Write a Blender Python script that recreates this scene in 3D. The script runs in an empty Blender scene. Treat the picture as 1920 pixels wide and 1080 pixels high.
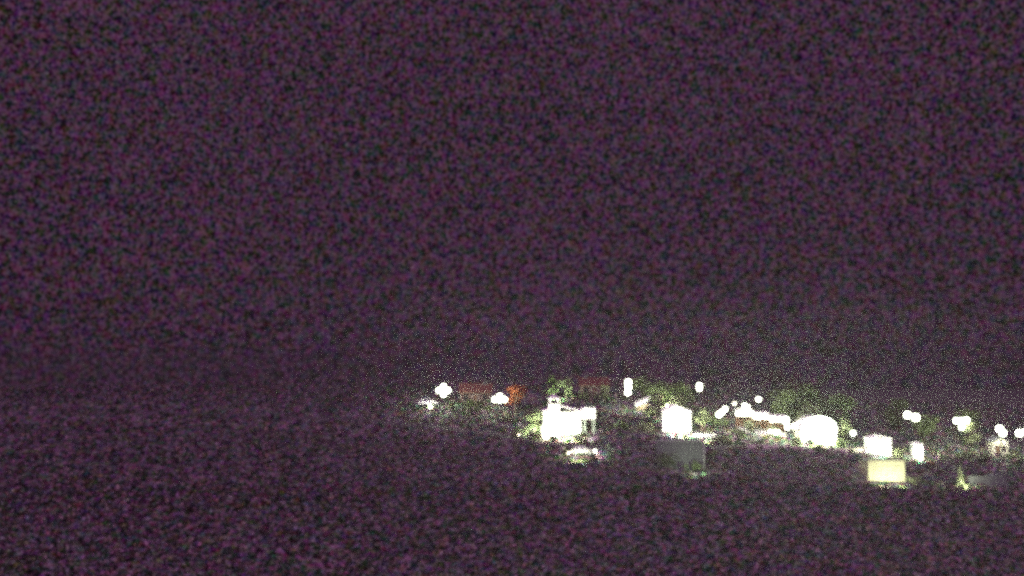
import bpy, math, random
import numpy as np
from mathutils import Vector, Matrix
R = math.radians
SC = bpy.context.scene
COL = SC.collection

# ------------------------------------------------------------------ camera
cam_d = bpy.data.cameras.new('camera')
cam_d.sensor_width = 36.0
cam_d.lens = 38.6
cam_d.clip_start = 0.1
cam_d.clip_end = 5000
cam = bpy.data.objects.new('camera', cam_d)
cam.location = (0, 0, 25.0)
cam.rotation_euler = (R(90 + 4.17), 0, 0)
COL.objects.link(cam)
SC.camera = cam

# ------------------------------------------------------------------ night sky
world = bpy.data.worlds.new("World")
SC.world = world
world.use_nodes = True
nt = world.node_tree
nt.nodes.clear()
def wn(t, **k):
    n = nt.nodes.new(t)
    for a, v in k.items(): setattr(n, a, v)
    return n
def wl(a, b): nt.links.new(a, b)
out = wn('ShaderNodeOutputWorld')
bg = wn('ShaderNodeBackground')
bg.inputs['Strength'].default_value = 0.1
sky = wn('ShaderNodeTexSky')
sky.sky_type = 'NISHITA'
sky.sun_disc = False
sky.sun_elevation = R(42)
sky.sun_rotation = R(200)
tc = wn('ShaderNodeTexCoord')
# sensor-like grain put into the sky colour: fine mottling in every direction
n1 = wn('ShaderNodeTexNoise'); n1.inputs['Scale'].default_value = 165; n1.inputs['Detail'].default_value = 3.0; n1.inputs['Roughness'].default_value = 0.62
n2 = wn('ShaderNodeTexNoise'); n2.inputs['Scale'].default_value = 300; n2.inputs['Detail'].default_value = 3.0; n2.inputs['Roughness'].default_value = 0.7
n3 = wn('ShaderNodeTexNoise'); n3.inputs['Scale'].default_value = 1.6; n3.inputs['Detail'].default_value = 2.0
for n in (n1, n2, n3): wl(tc.outputs['Generated'], n.inputs['Vector'])
def vmath(op, a, b=None):
    n = wn('ShaderNodeVectorMath', operation=op)
    for i, q in enumerate((a, b)):
        if q is None: continue
        if isinstance(q, (tuple, list)): n.inputs[i].default_value = q
        else: wl(q, n.inputs[i])
    return n.outputs[0]
def smath(op, a, b=None):
    n = wn('ShaderNodeMath', operation=op)
    for i, q in enumerate((a, b)):
        if q is None: continue
        if isinstance(q, (int, float)): n.inputs[i].default_value = q
        else: wl(q, n.inputs[i])
    return n.outputs[0]
sep = wn('ShaderNodeSeparateColor'); wl(n1.outputs['Color'], sep.inputs[0])
mag = smath('MULTIPLY', smath('SUBTRACT', sep.outputs[0], 0.5), 3.5)      # magenta - green
red = smath('MULTIPLY', smath('SUBTRACT', sep.outputs[1], 0.5), 2.1)      # red - blue
cch = wn('ShaderNodeCombineXYZ')
wl(smath('ADD', mag, red), cch.inputs[0]); wl(smath('MULTIPLY', mag, -0.55), cch.inputs[1]); wl(smath('SUBTRACT', mag, red), cch.inputs[2])
chroma = cch.outputs[0]
lum = smath('MULTIPLY', smath('SUBTRACT', n2.outputs['Fac'], 0.5), 8.0)
broad = smath('MULTIPLY', smath('SUBTRACT', n3.outputs['Fac'], 0.5), 0.9)
cmb = wn('ShaderNodeCombineXYZ')
tot = smath('ADD', smath('ADD', lum, broad), 1.0)
for i in range(3): wl(tot, cmb.inputs[i])
mott = vmath('MAXIMUM', vmath('ADD', chroma, cmb.outputs[0]), (.12, .12, .12))
glow = vmath('MULTIPLY', mott, (0.40, 0.20, 0.365))
# faint made-up stars, standing in for bright grain specks
vor = wn('ShaderNodeTexVoronoi'); vor.inputs['Scale'].default_value = 105
wl(tc.outputs['Generated'], vor.inputs['Vector'])
speck = smath('MULTIPLY', smath('LESS_THAN', vor.outputs['Distance'], 0.10), 0.45)
sc3 = wn('ShaderNodeCombineXYZ')
for i in range(3): wl(speck, sc3.inputs[i])
skyt = vmath('MULTIPLY', sky.outputs[0], (0.0012, 0.0007, 0.0008))
full = vmath('ADD', vmath('ADD', glow, sc3.outputs[0]), skyt)
wl(full, bg.inputs['Color'])
wl(bg.outputs[0], out.inputs['Surface'])

# added violet fill light, source unseen, lifts the ground to the sky's tone
sun_d = bpy.data.lights.new('violet_fill', 'SUN')
sun_d.energy = 1.95
sun_d.angle = R(35)
sun_d.color = (.88, .44, 1.0)
sun = bpy.data.objects.new('violet_fill', sun_d)
sun.rotation_euler = (R(48), 0, R(-20))
COL.objects.link(sun)

SC.view_settings.view_transform = 'Standard'
SC.view_settings.look = 'None'
SC.view_settings.exposure = 0
SC.view_settings.gamma = 1
SC.view_settings.use_curve_mapping = False
cy = SC.cycles
cy.use_denoising = False
cy.use_adaptive_sampling = False
cy.pixel_filter_type = 'BLACKMAN_HARRIS'
cy.filter_width = 3.8
cy.max_bounces = 5
cy.diffuse_bounces = 2
cy.glossy_bounces = 2
cy.transmission_bounces = 3
cy.volume_bounces = 0
cy.sample_clamp_direct = 24
cy.sample_clamp_indirect = 6

# ------------------------------------------------------------------ terrain
def sm(a, b, v):
    t = np.clip((v - a) / (b - a), 0, 1)
    return t * t * (3 - 2 * t)
def h0(x, y):
    x = np.asarray(x, float); y = np.asarray(y, float)
    s = np.maximum(0, y - 135) * 0.22
    z = np.where(s > 19.6, 19.6 + 3 * (1 - np.exp(-np.maximum(0, s - 19.6) / 3)), s)
    z = z * (1 - 0.27 * sm(15, 115, x) - 0.10 * sm(20, 150, -x))
    z = z + 23.3 * (1 - sm(0, 60, y))
    z = z + 0.25 * np.sin(x * .13 + 1) * np.sin(y * .11) * sm(100, 140, y)
    z = z - np.where(y > 250, np.minimum(y - 250, 350) * 0.02, 0)
    return z
ROAD = [(-150, 222), (-60, 210), (-25, 203.5), (-5, 195.5), (9, 187.5), (22, 187), (33, 189), (44, 190), (53, 187.5), (61, 190), (72, 196.5), (92, 203), (120, 208), (160, 212), (220, 216)]
RP = []
for i in range(len(ROAD) - 1):                       # Catmull-Rom samples of the lane's centre line
    p0 = np.array(ROAD[max(i - 1, 0)], float); p1 = np.array(ROAD[i], float)
    p2 = np.array(ROAD[i + 1], float); p3 = np.array(ROAD[min(i + 2, len(ROAD) - 1)], float)
    n = max(4, int(np.linalg.norm(p2 - p1) / 1.5))
    for k in range(n):
        t = k / n
        RP.append(.5 * ((2 * p1) + (-p0 + p2) * t + (2 * p0 - 5 * p1 + 4 * p2 - p3) * t * t + (-p0 + 3 * p1 - 3 * p2 + p3) * t ** 3))
RP.append(np.array(ROAD[-1], float))
RP = np.array(RP)
RZ = h0(RP[:, 0], RP[:, 1])
for _ in range(30): RZ[1:-1] = (RZ[:-2] + RZ[1:-1] * 2 + RZ[2:]) / 4
def h(x, y):
    x = np.atleast_1d(np.asarray(x, float)); y = np.atleast_1d(np.asarray(y, float))
    z = h0(x, y)
    m = np.where((y > 165) & (y < 245) & (x > -165) & (x < 235))[0]
    for s in range(0, len(m), 4000):
        q = m[s:s + 4000]
        d = np.hypot(x[q, None] - RP[None, :, 0], y[q, None] - RP[None, :, 1])
        j = d.argmin(1); dm = d[np.arange(len(q)), j]
        w = sm(3.6, 8.0, dm)
        z[q] = RZ[j] * (1 - w) + z[q] * w
    return z
def hz(x, y): return float(h(x, y)[0])

# ------------------------------------------------------------------ materials
MATS = {}
def mat(name, col, rough=.8, var=.0, scale=6., metal=0., bump=0., island=0., coat=0., detail=3.0):
    m = bpy.data.materials.new(name); m.use_nodes = True
    t = m.node_tree; b = t.nodes['Principled BSDF']
    b.inputs['Roughness'].default_value = rough
    b.inputs['Metallic'].default_value = metal
    b.inputs['Base Color'].default_value = (*col, 1)
    if coat: b.inputs['Coat Weight'].default_value = coat
    if var or bump:
        co = t.nodes.new('ShaderNodeTexCoord')
        nz = t.nodes.new('ShaderNodeTexNoise'); nz.inputs['Scale'].default_value = scale; nz.inputs['Detail'].default_value = detail
        t.links.new(co.outputs['Object'], nz.inputs['Vector'])
        if var:
            hs = t.nodes.new('ShaderNodeMixRGB'); hs.blend_type = 'MIX'
            hs.inputs[1].default_value = (*[c * (1 - var) for c in col], 1)
            hs.inputs[2].default_value = (*[min(1, c * (1 + var)) for c in col], 1)
            t.links.new(nz.outputs['Fac'], hs.inputs[0])
            t.links.new(hs.outputs[0], b.inputs['Base Color'])
        if bump:
            bp = t.nodes.new('ShaderNodeBump'); bp.inputs['Strength'].default_value = bump; bp.inputs['Distance'].default_value = .05
            t.links.new(nz.outputs['Fac'], bp.inputs['Height']); t.links.new(bp.outputs[0], b.inputs['Normal'])
    if island:
        g = t.nodes.new('ShaderNodeNewGeometry'); rp = t.nodes.new('ShaderNodeValToRGB')
        rp.color_ramp.elements[0].color = (*[c * (1 - island) for c in col], 1)
        rp.color_ramp.elements[1].color = (col[0] * (1 + island), col[1] * (1 + island * .8), col[2] * (1 + island * .6), 1)
        t.links.new(g.outputs['Random Per Island'], rp.inputs['Fac'])
        t.links.new(rp.outputs['Color'], b.inputs['Base Color'])
    MATS[name] = m
    return m
def emit(name, col, s):
    m = bpy.data.materials.new(name); m.use_nodes = True
    t = m.node_tree; b = t.nodes['Principled BSDF']
    b.inputs['Base Color'].default_value = (.8, .8, .78, 1)
    b.inputs['Emission Color'].default_value = (*col, 1)
    b.inputs['Emission Strength'].default_value = s
    return m
def mottle(name, ramp, scale, amp, rough=.95, bump=0):
    """earth / heath colour with sensor-like grain put in: three independent noise channels move the colour round the ramp, object space"""
    m = bpy.data.materials.new(name); m.use_nodes = True
    t = m.node_tree; b = t.nodes['Principled BSDF']; b.inputs['Roughness'].default_value = rough
    b.inputs['Specular IOR Level'].default_value = .1
    co = t.nodes.new('ShaderNodeTexCoord')
    nz = t.nodes.new('ShaderNodeTexNoise'); nz.inputs['Scale'].default_value = scale; nz.inputs['Detail'].default_value = 2
    t.links.new(co.outputs['Object'], nz.inputs['Vector'])
    def mth(op, p, q):
        n = t.nodes.new('ShaderNodeMath'); n.operation = op
        for i, v in enumerate((p, q)):
            if isinstance(v, (int, float)): n.inputs[i].default_value = v
            else: t.links.new(v, n.inputs[i])
        return n.outputs[0]
    sp = t.nodes.new('ShaderNodeSeparateColor'); t.links.new(nz.outputs['Color'], sp.inputs[0])
    mg = mth('MULTIPLY', mth('SUBTRACT', sp.outputs[0], .5), amp * .75); rd = mth('MULTIPLY', mth('SUBTRACT', sp.outputs[1], .5), amp * .45)
    sub = t.nodes.new('ShaderNodeCombineXYZ')
    t.links.new(mth('ADD', mth('ADD', mg, rd), 1.0), sub.inputs[0]); t.links.new(mth('ADD', mth('MULTIPLY', mg, -.55), 1.0), sub.inputs[1])
    t.links.new(mth('ADD', mth('SUBTRACT', mg, rd), 1.0), sub.inputs[2])
    nl = t.nodes.new('ShaderNodeTexNoise'); nl.inputs['Scale'].default_value = scale * 1.7; nl.inputs['Detail'].default_value = 2
    t.links.new(co.outputs['Object'], nl.inputs['Vector'])
    la = t.nodes.new('ShaderNodeMath'); la.operation = 'MULTIPLY_ADD'; la.inputs[1].default_value = amp * 1.5; la.inputs[2].default_value = -amp * .75
    t.links.new(nl.outputs['Fac'], la.inputs[0])
    ad = t.nodes.new('ShaderNodeVectorMath'); ad.operation = 'ADD'
    t.links.new(sub.outputs[0], ad.inputs[0]); t.links.new(la.outputs[0], ad.inputs[1])
    mx = t.nodes.new('ShaderNodeVectorMath'); mx.operation = 'MAXIMUM'; mx.inputs[1].default_value = (.12, .12, .12)
    t.links.new(ad.outputs[0], mx.inputs[0])
    ml = t.nodes.new('ShaderNodeVectorMath'); ml.operation = 'MULTIPLY'; ml.inputs[1].default_value = ramp
    t.links.new(mx.outputs[0], ml.inputs[0])
    t.links.new(ml.outputs[0], b.inputs['Base Color'])
    return m
M_ground = mottle('heath_soil', (.13, .13, .105), .8, 4.0)
M_heath = mottle('heath_scrub', (.14, .142, .11), .75, 4.8)  # heather-toned colour noise put in as sensor-like grain
M_road = mottle('asphalt', (.085, .085, .075), .9, 2.6)
M_kerb = mat('kerb_stone', (.3, .29, .27), .8, .2, 4.)
M_lane_kerb = mat('lane_kerb_stone', (.15, .145, .13), .9, .3, 3.)
M_paint = mat('road_paint', (.4, .4, .37), .6, .1, 8.)
M_white = mat('whitewash', (.78, .77, .72), .85, .08, 3., bump=.25)
M_cream = mat('cream_render', (.62, .60, .45), .85, .12, 2.5, bump=.3)
M_yellow = mat('pale_yellow_render', (.58, .60, .33), .85, .55, 3.0, bump=.3, detail=6)
M_grey = mat('grey_render', (.26, .26, .27), .9, .2, 2., bump=.3)
M_pink = mat('rose_render', (.13, .085, .075), .9, .2, 2., bump=.3)
M_tile = mat('terracotta_tile', (.15, .062, .042), .85, .45, 5., bump=.4)
M_slate = mat('slate_roof', (.10, .10, .115), .7, .3, 4., bump=.3)
M_wood = mat('dark_timber', (.13, .07, .04), .7, .3, 7., bump=.2)
M_rust = mat('rust_red_board', (.17, .08, .05), .75, .3, 5.)
M_stone = mat('rubble_stone', (.12, .13, .115), .9, .35, 1.6, bump=.8, detail=6)
M_glass = mat('window_glass', (.02, .022, .026), .08)
M_metal = mat('painted_steel', (.05, .055, .055), .5, .1, 5., metal=.6)
M_galv = mat('galvanised_steel', (.35, .35, .35), .45, .15, 6., metal=.8)
M_canvas = mat('white_canvas', (.80, .79, .74), .9, .06, 4., bump=.15)
M_bark = mat('bark', (.10, .075, .055), .95, .3, 8., bump=.6)
M_leaf = mat('green_leaves', (.095, .135, .05), .6, island=.6)
M_leaf2 = mat('grey_green_leaves', (.15, .18, .095), .6, island=.6)
M_leafo = mat('orange_leaves', (.30, .085, .025), .6, island=.5)
M_car = mat('white_car_paint', (.75, .75, .73), .3, coat=.6)
M_carg = mat('silver_car_paint', (.42, .42, .36), .3, coat=.6)
M_rubber = mat('tyre_rubber', (.02, .02, .02), .9)
M_alu = mat('wheel_alloy', (.5, .5, .5), .35, metal=.9)

# ------------------------------------------------------------------ mesh helpers
class MB:
    def __init__(s): s.v = []; s.f = []
    def add(s, vs, fs):
        o = len(s.v); s.v += [tuple(q) for q in vs]; s.f += [tuple(i + o for i in f) for f in fs]; return s
    def box(s, x0, x1, y0, y1, z0, z1):
        return s.add([(x0, y0, z0), (x1, y0, z0), (x1, y1, z0), (x0, y1, z0), (x0, y0, z1), (x1, y0, z1), (x1, y1, z1), (x0, y1, z1)],
                     [(0, 3, 2, 1), (4, 5, 6, 7), (0, 1, 5, 4), (1, 2, 6, 5), (2, 3, 7, 6), (3, 0, 4, 7)])
    def tube(s, a, b, r0, r1, n=10, cap=True):
        a = Vector(a); b = Vector(b); d = (b - a).normalized()
        u = d.orthogonal().normalized(); w = d.cross(u)
        vs = []
        for p, r in ((a, r0), (b, r1)):
            for k in range(n):
                q = 2 * math.pi * k / n
                vs.append(p + u * (r * math.cos(q)) + w * (r * math.sin(q)))
        fs = [(k, (k + 1) % n, n + (k + 1) % n, n + k) for k in range(n)]
        if cap: fs += [tuple(range(n))[::-1], tuple(range(n, 2 * n))]
        return s.add(vs, fs)
    def lathe(s, prof, cx=0, cy=0, n=14):
        vs = []; fs = []
        for r, z in prof:
            for k in range(n):
                q = 2 * math.pi * k / n
                vs.append((cx + r * math.cos(q), cy + r * math.sin(q), z))
        for i in range(len(prof) - 1):
            for k in range(n):
                fs.append((i * n + k, i * n + (k + 1) % n, (i + 1) * n + (k + 1) % n, (i + 1) * n + k))
        return s.add(vs, fs)
    def ball(s, c, r, n=12, m=8, sz=1.0):
        prof = [(max(1e-4, r * math.sin(math.pi * i / m)), c[2] - sz * r * math.cos(math.pi * i / m)) for i in range(m + 1)]
        return s.lathe(prof, c[0], c[1], n)
    def prism(s, poly, y0, y1):                       # poly in x,z extruded along y
        n = len(poly)
        vs = [(x, y0, z) for x, z in poly] + [(x, y1, z) for x, z in poly]
        fs = [tuple(range(n)), tuple(range(n, 2 * n))[::-1]] + [(k, n + k, n + (k + 1) % n, (k + 1) % n) for k in range(n)]
        return s.add(vs, fs)
    def mesh(s, name, m, smooth=False):
        me = bpy.data.meshes.new(name); me.from_pydata(s.v, [], s.f); me.materials.append(m)
        if smooth: me.polygons.foreach_set('use_smooth', [True] * len(me.polygons))
        me.update(); return me
    def build(s, name, m, parent=None, smooth=False, bevel=0):
        o = bpy.data.objects.new(name, s.mesh(name, m, smooth)); COL.objects.link(o)
        if parent is not None: o.parent = parent
        if bevel:
            b = o.modifiers.new('bevel', 'BEVEL'); b.width = bevel; b.segments = 2; b.limit_method = 'ANGLE'
        return o
def from_np(name, V, Fq, m, kind=None):
    me = bpy.data.meshes.new(name)
    k = Fq.shape[1]
    me.vertices.add(len(V)); me.vertices.foreach_set('co', V.astype(np.float32).ravel())
    me.loops.add(Fq.size); me.loops.foreach_set('vertex_index', Fq.astype(np.int32).ravel())
    me.polygons.add(len(Fq)); me.polygons.foreach_set('loop_start', np.arange(0, Fq.size, k, dtype=np.int32))
    me.materials.append(m); me.update(calc_edges=True); me.validate()
    return me
def tag(o, label, cat, group=None):
    o['label'] = label; o['category'] = cat
    if group: o['group'] = group
    return o
def thing(name, label, cat, x, y, rz=0, group=None, z=None):
    o = bpy.data.objects.new(name, None); COL.objects.link(o)
    o.empty_display_size = .3
    o.location = (x, y, hz(x, y) if z is None else z); o.rotation_euler = (0, 0, R(rz))
    return tag(o, label, cat, group)

# ------------------------------------------------------------------ the ground, one sheet to the horizon
def axis(segs):
    a = []
    for s, e, st in segs: a += list(np.arange(s, e, st))
    return np.array(a + [segs[-1][1]])
gx = axis([(-700, -160, 30), (-160, 160, 1.6), (160, 700, 30)])
gy = axis([(-80, 0, 10), (0, 110, 3), (110, 262, 1.5), (262, 330, 6), (330, 800, 30)])
X, Y = np.meshgrid(gx, gy)
Z = h(X.ravel(), Y.ravel())
V = np.stack([X.ravel(), Y.ravel(), Z], 1)
nx, ny = len(gx), len(gy)
I = (np.arange(ny - 1)[:, None] * nx + np.arange(nx - 1)[None, :]).ravel()
FQ = np.stack([I, I + 1, I + nx + 1, I + nx], 1)
me = from_np('ground', V, FQ, M_ground)
me.polygons.foreach_set('use_smooth', [True] * len(me.polygons))
g = bpy.data.objects.new('ground', me); COL.objects.link(g); g['kind'] = 'structure'

def ribbon(name, off0, off1, dz0, dz1, m, i0=0, i1=None, thick=0):
    T = np.gradient(RP, axis=0); T /= np.linalg.norm(T, axis=1)[:, None]
    N = np.stack([-T[:, 1], T[:, 0]], 1)
    sl = slice(i0, i1)
    A = RP[sl] + N[sl] * off0; B = RP[sl] + N[sl] * off1
    mb = MB(); n = len(A)
    vs = []
    for a, b, z in zip(A, B, RZ[sl]):
        vs += [(a[0], a[1], z + dz0), (b[0], b[1], z + dz0), (b[0], b[1], z + dz1), (a[0], a[1], z + dz1)]
    fs = []
    for i in range(n - 1):
        for k in range(4):
            fs.append((4 * i + k, 4 * i + (k + 1) % 4, 4 * i + 4 + (k + 1) % 4, 4 * i + 4 + k))
    fs += [(0, 1, 2, 3), (4 * n - 1, 4 * n - 2, 4 * n - 3, 4 * n - 4)]
    mb.add(vs, fs)
    return mb.build(name, m)
ribbon('road', -2.5, 2.5, -.3, .10, M_road)['kind'] = 'structure'
for s in (-1, 1):
    ribbon('kerb', 2.503 * s, 2.72 * s, -.3, .22, M_lane_kerb)['kind'] = 'structure'
mk = MB()
for i in range(2, len(RP) - 3, 4):
    a, b = RP[i], RP[i + 1]; t = (b - a) / np.linalg.norm(b - a); n = np.array([-t[1], t[0]]) * .06
    mk.add([(a[0] - n[0], a[1] - n[1], RZ[i] + .104), (b[0] - n[0], b[1] - n[1], RZ[i + 1] + .104),
            (b[0] + n[0], b[1] + n[1], RZ[i + 1] + .104), (a[0] + n[0], a[1] + n[1], RZ[i] + .104)], [(0, 1, 2, 3)])
mk.build('road_marking', M_paint)['kind'] = 'structure'

# ------------------------------------------------------------------ heath scrub over the dark slope (uncountable)
rng = np.random.default_rng(11)
def scatter(n, x0, x1, y0, y1):
    return rng.uniform(x0, x1, n), rng.uniform(y0, y1, n)
KEEP = [  # footprints kept clear of scrub: x, y, radius
    (9, 196.5, 7), (30, 199, 6), (45, 201, 7.5), (54, 197, 8), (61.6, 185, 5), (58.4, 174.5, 6), (68.4, 187, 3), (86.5, 197, 6),
    (27, 177, 4), (11.7, 180.7, 3.5), (-16.3, 217.3, 3.5), (22, 212, 5), (25, 215, 4), (0.5, 222, 6), (-8, 226, 6), (17, 228, 6)]
xs, ys = [], []
for n, a in ((22000, (-115, 130, 118, 168)), (30000, (-135, 160, 160, 252))):
    x, y = scatter(n, *a); xs.append(x); ys.append(y)
x = np.concatenate(xs); y = np.concatenate(ys)
ok = np.abs(x) < y * .56 + 6
x, y = x[ok], y[ok]
d = np.full(len(x), 1e9)
for s in range(0, len(x), 4000):
    d[s:s + 4000] = np.hypot(x[s:s + 4000, None] - RP[None, :, 0], y[s:s + 4000, None] - RP[None, :, 1]).min(1)
ok = d > 3.4
for kx, ky, kr in KEEP: ok &= np.hypot(x - kx, y - ky) > kr
x, y = x[ok], y[ok]
z = h(x, y)
nb = len(x); NL = 7
size = rng.uniform(.25, .75, nb) ** 1
c = np.stack([x, y, z], 1)
cen = c[:, None, :] + rng.normal(0, 1, (nb, NL, 3)) * np.array([.33, .33, .16]) * size[:, None, None] * 1.6 + np.array([0, 0, 1]) * size[:, None, None] * .55
u = rng.normal(0, 1, (nb, NL, 3)); u /= np.linalg.norm(u, axis=2)[..., None]
w = np.cross(u, rng.normal(0, 1, (nb, NL, 3))); w /= np.linalg.norm(w, axis=2)[..., None]
r = (size[:, None] * rng.uniform(.3, .75, (nb, NL)))[..., None]
q = np.stack([cen - u * r, cen - w * r * .6, cen + u * r, cen + w * r * .6], 2).reshape(-1, 3)
FQ = np.arange(len(q)).reshape(-1, 4)
ho = bpy.data.objects.new('heath_scrub', from_np('heath_scrub', q, FQ, M_heath)); COL.objects.link(ho)
ho['kind'] = 'stuff'; ho['label'] = 'dark purple and green heath scrub covering the unlit slope'; ho['category'] = 'scrub'

# ------------------------------------------------------------------ trees
def leaf_cloud(n, blobs, leaf, seed):
    g = np.random.default_rng(seed)
    B = np.array(blobs, float)                       # x,y,z,r
    k = g.choice(len(B), n, p=(B[:, 3] ** 2) / (B[:, 3] ** 2).sum())
    dv = g.normal(0, 1, (n, 3)); dv /= np.linalg.norm(dv, axis=1)[:, None]
    rad = B[k, 3] * g.uniform(.35, 1.08, n) ** .6
    cen = B[k, :3] + dv * rad[:, None] * np.array([1, 1, .85])
    u = g.normal(0, 1, (n, 3)); u /= np.linalg.norm(u, axis=1)[:, None]
    w = np.cross(u, g.normal(0, 1, (n, 3))); w /= np.linalg.norm(w, axis=1)[:, None]
    L = leaf * g.uniform(.6, 1.3, n)[:, None]
    return np.stack([cen - u * L, cen - w * L * .55, cen + u * L, cen + w * L * .55], 1).reshape(-1, 3)
def tree(label, x, y, ht, wd, m=None, n=900, seed=1, low=.3, cat='tree', name='broadleaf_tree', group='trees among the lamps on the slope'):
    t = thing(name, label, cat, x, y, group=group)
    g = random.Random(seed)
    tr = MB()
    fork = ht * (low + .1)
    lean = g.uniform(-.1, .1) * ht
    tr.tube((0, 0, -.4), (lean * .4, 0, fork), ht * .035 + .03, ht * .024 + .02, 9)
    tr.tube((lean * .4, 0, fork - .02), (lean, 0, ht * .82), ht * .024 + .02, .03, 8)
    blobs = []
    for k in range(9):
        q = 2 * math.pi * k / 9 + g.uniform(-.4, .4); rr = wd * .5 * g.uniform(.25, .72)
        zz = ht * g.uniform(low + .12, .86)
        p = (lean * zz / ht + rr * math.cos(q), rr * math.sin(q), zz)
        blobs.append((*p, wd * g.uniform(.16, .27)))
        if k % 2 == 0: tr.tube((lean * .5, 0, min(zz - ht * .1, fork + .1 * ht)), p, ht * .014 + .015, .015, 6)
    blobs.append((lean, 0, ht * .88, wd * .2))
    tr.build('trunk', M_bark, t)
    V = leaf_cloud(n, blobs, .17 + .012 * ht, seed)
    c = bpy.data.objects.new('crown', from_np('crown', V, np.arange(len(V)).reshape(-1, 4), m or M_leaf)); COL.objects.link(c); c.parent = t
    return t
def bush(label, x, y, ht, wd, m=None, n=350, seed=1, dp=None, name='garden_bush', cat='bush', group=None, cone=False):
    t = thing(name, label, cat, x, y, group=group)
    g = random.Random(seed); dp = dp or wd
    st = MB(); bl = []
    if cone:
        for k in range(9):
            f = k / 8; bl.append((g.uniform(-.06, .06), g.uniform(-.06, .06), .35 + f * (ht - .5), wd * .5 * (1.05 - .9 * f)))
        st.tube((0, 0, -.3), (0, 0, ht * .8), .07, .03, 7)
    else:
        for k in range(max(5, int(wd * 2.2))):
            px = g.uniform(-.5, .5) * wd * .8; py = g.uniform(-.5, .5) * dp * .7
            r = min(ht * .45, g.uniform(.35, .6) * ht * .8)
            bl.append((px, py, g.uniform(.4, .68) * ht, r))
            st.tube((0, 0, -.3), (px, py, ht * .5), .035, .015, 5)
    st.build('stem', M_bark, t)
    V = leaf_cloud(n, bl, .15, seed)
    c = bpy.data.objects.new('foliage', from_np('foliage', V, np.arange(len(V)).reshape(-1, 4), m or M_leaf)); COL.objects.link(c); c.parent = t
    return t

# ------------------------------------------------------------------ lamps
LIGHT = {}
def bulb_mat(col, power, area):
    k = (col, round(power / area))
    if k not in LIGHT: LIGHT[k] = emit('lit_lamp_glass', col, power / (math.pi * area))
    return LIGHT[k]
COOL = (.80, 1.0, .70); NEUT = (.93, 1.0, .76); WARM = (1.0, .88, .62)
def lamp(label, x, y, H, globes, power=1500, col=NEUT, cat='street lamp', name='street_lamp', group='lit lamps on the hillside', rz=0, shade=None, z=None):
    """post with lit globes at (dx, dz, r) from the post's top"""
    t = thing(name, label, cat, x, y, rz, group, z)
    p = MB()
    p.lathe([(.17, -.3), (.17, .25), (.10, .32), (.085, .8), (.05, H - .1), (.05, H)], n=12)
    p.build('pole', M_metal, t, True)
    a = MB(); any_arm = False
    for dx, dz, r in globes:
        if abs(dx) > .05:
            a.tube((0, -.001, H - .15 if dz > -.6 else H + dz - .2), (dx, -.001, H + dz - r * .6), .028, .024, 8); any_arm = True
    if any_arm: a.build('arm', M_metal, t, True)
    tot = sum(r * r for _, _, r in globes)
    for dx, dz, r in globes:
        b = MB(); b.ball((0, 0, 0), r, 14, 9)
        o = b.build('lamp_globe', bulb_mat(col, power * r * r / tot, 4 * math.pi * r * r), t, True)
        o.location = (dx, 0, H + dz)
        c = MB(); c.lathe([(.001, r * 1.12), (r * .35, r * 1.05), (r * .42, r * .93), (.001, r * .93)], n=10)
        cp = c.build('cap', M_metal, o, True)
        k = MB(); k.lathe([(.001, -r * 1.1), (r * .3, -r * 1.08), (r * .38, -r * .93), (.001, -r * .93)], n=10)
        k.build('holder', M_metal, o, True)
    return t
def flood(label, x, y, az, tilt, power, z=None, r=.24, col=NEUT, group='floodlights', stand=.55):
    """ground floodlight: lens faces along local +Y turned by az (degrees), tilted up"""
    t = thing('floodlight', label, 'floodlight', x, y, az, group, z)
    s = MB(); s.box(-.22, .22, -.16, .16, -.35, .05); s.tube((0, 0, .04), (0, 0, stand - .30), .035, .035, 8)
    s.build('base', M_metal, t)
    br = MB()
    for q in (-1, 1): br.box(q * .34 - .02, q * .34 + .02, -.03, .03, stand - .3, stand + .04)
    br.box(-.36, .36, -.032, .032, stand - .34, stand - .302); br.build('bracket', M_metal, t)
    hs = MB(); hs.lathe([(.001, -.26), (r * .7, -.24), (r * 1.15, 0), (r * 1.25, .09), (r * 1.15, .09), (r * 1.05, .02)], n=18)
    ho = hs.build('housing', M_metal, t, True)
    ho.location = (0, 0, stand); ho.rotation_euler = (R(-90 + tilt), 0, 0)
    ln = MB(); n = 18
    ln.add([(r * math.cos(2 * math.pi * k / n), r * math.sin(2 * math.pi * k / n), .03) for k in range(n)], [tuple(range(n))])
    ln.build('lens', bulb_mat(col, power, math.pi * r * r), ho)
    return t

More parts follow.
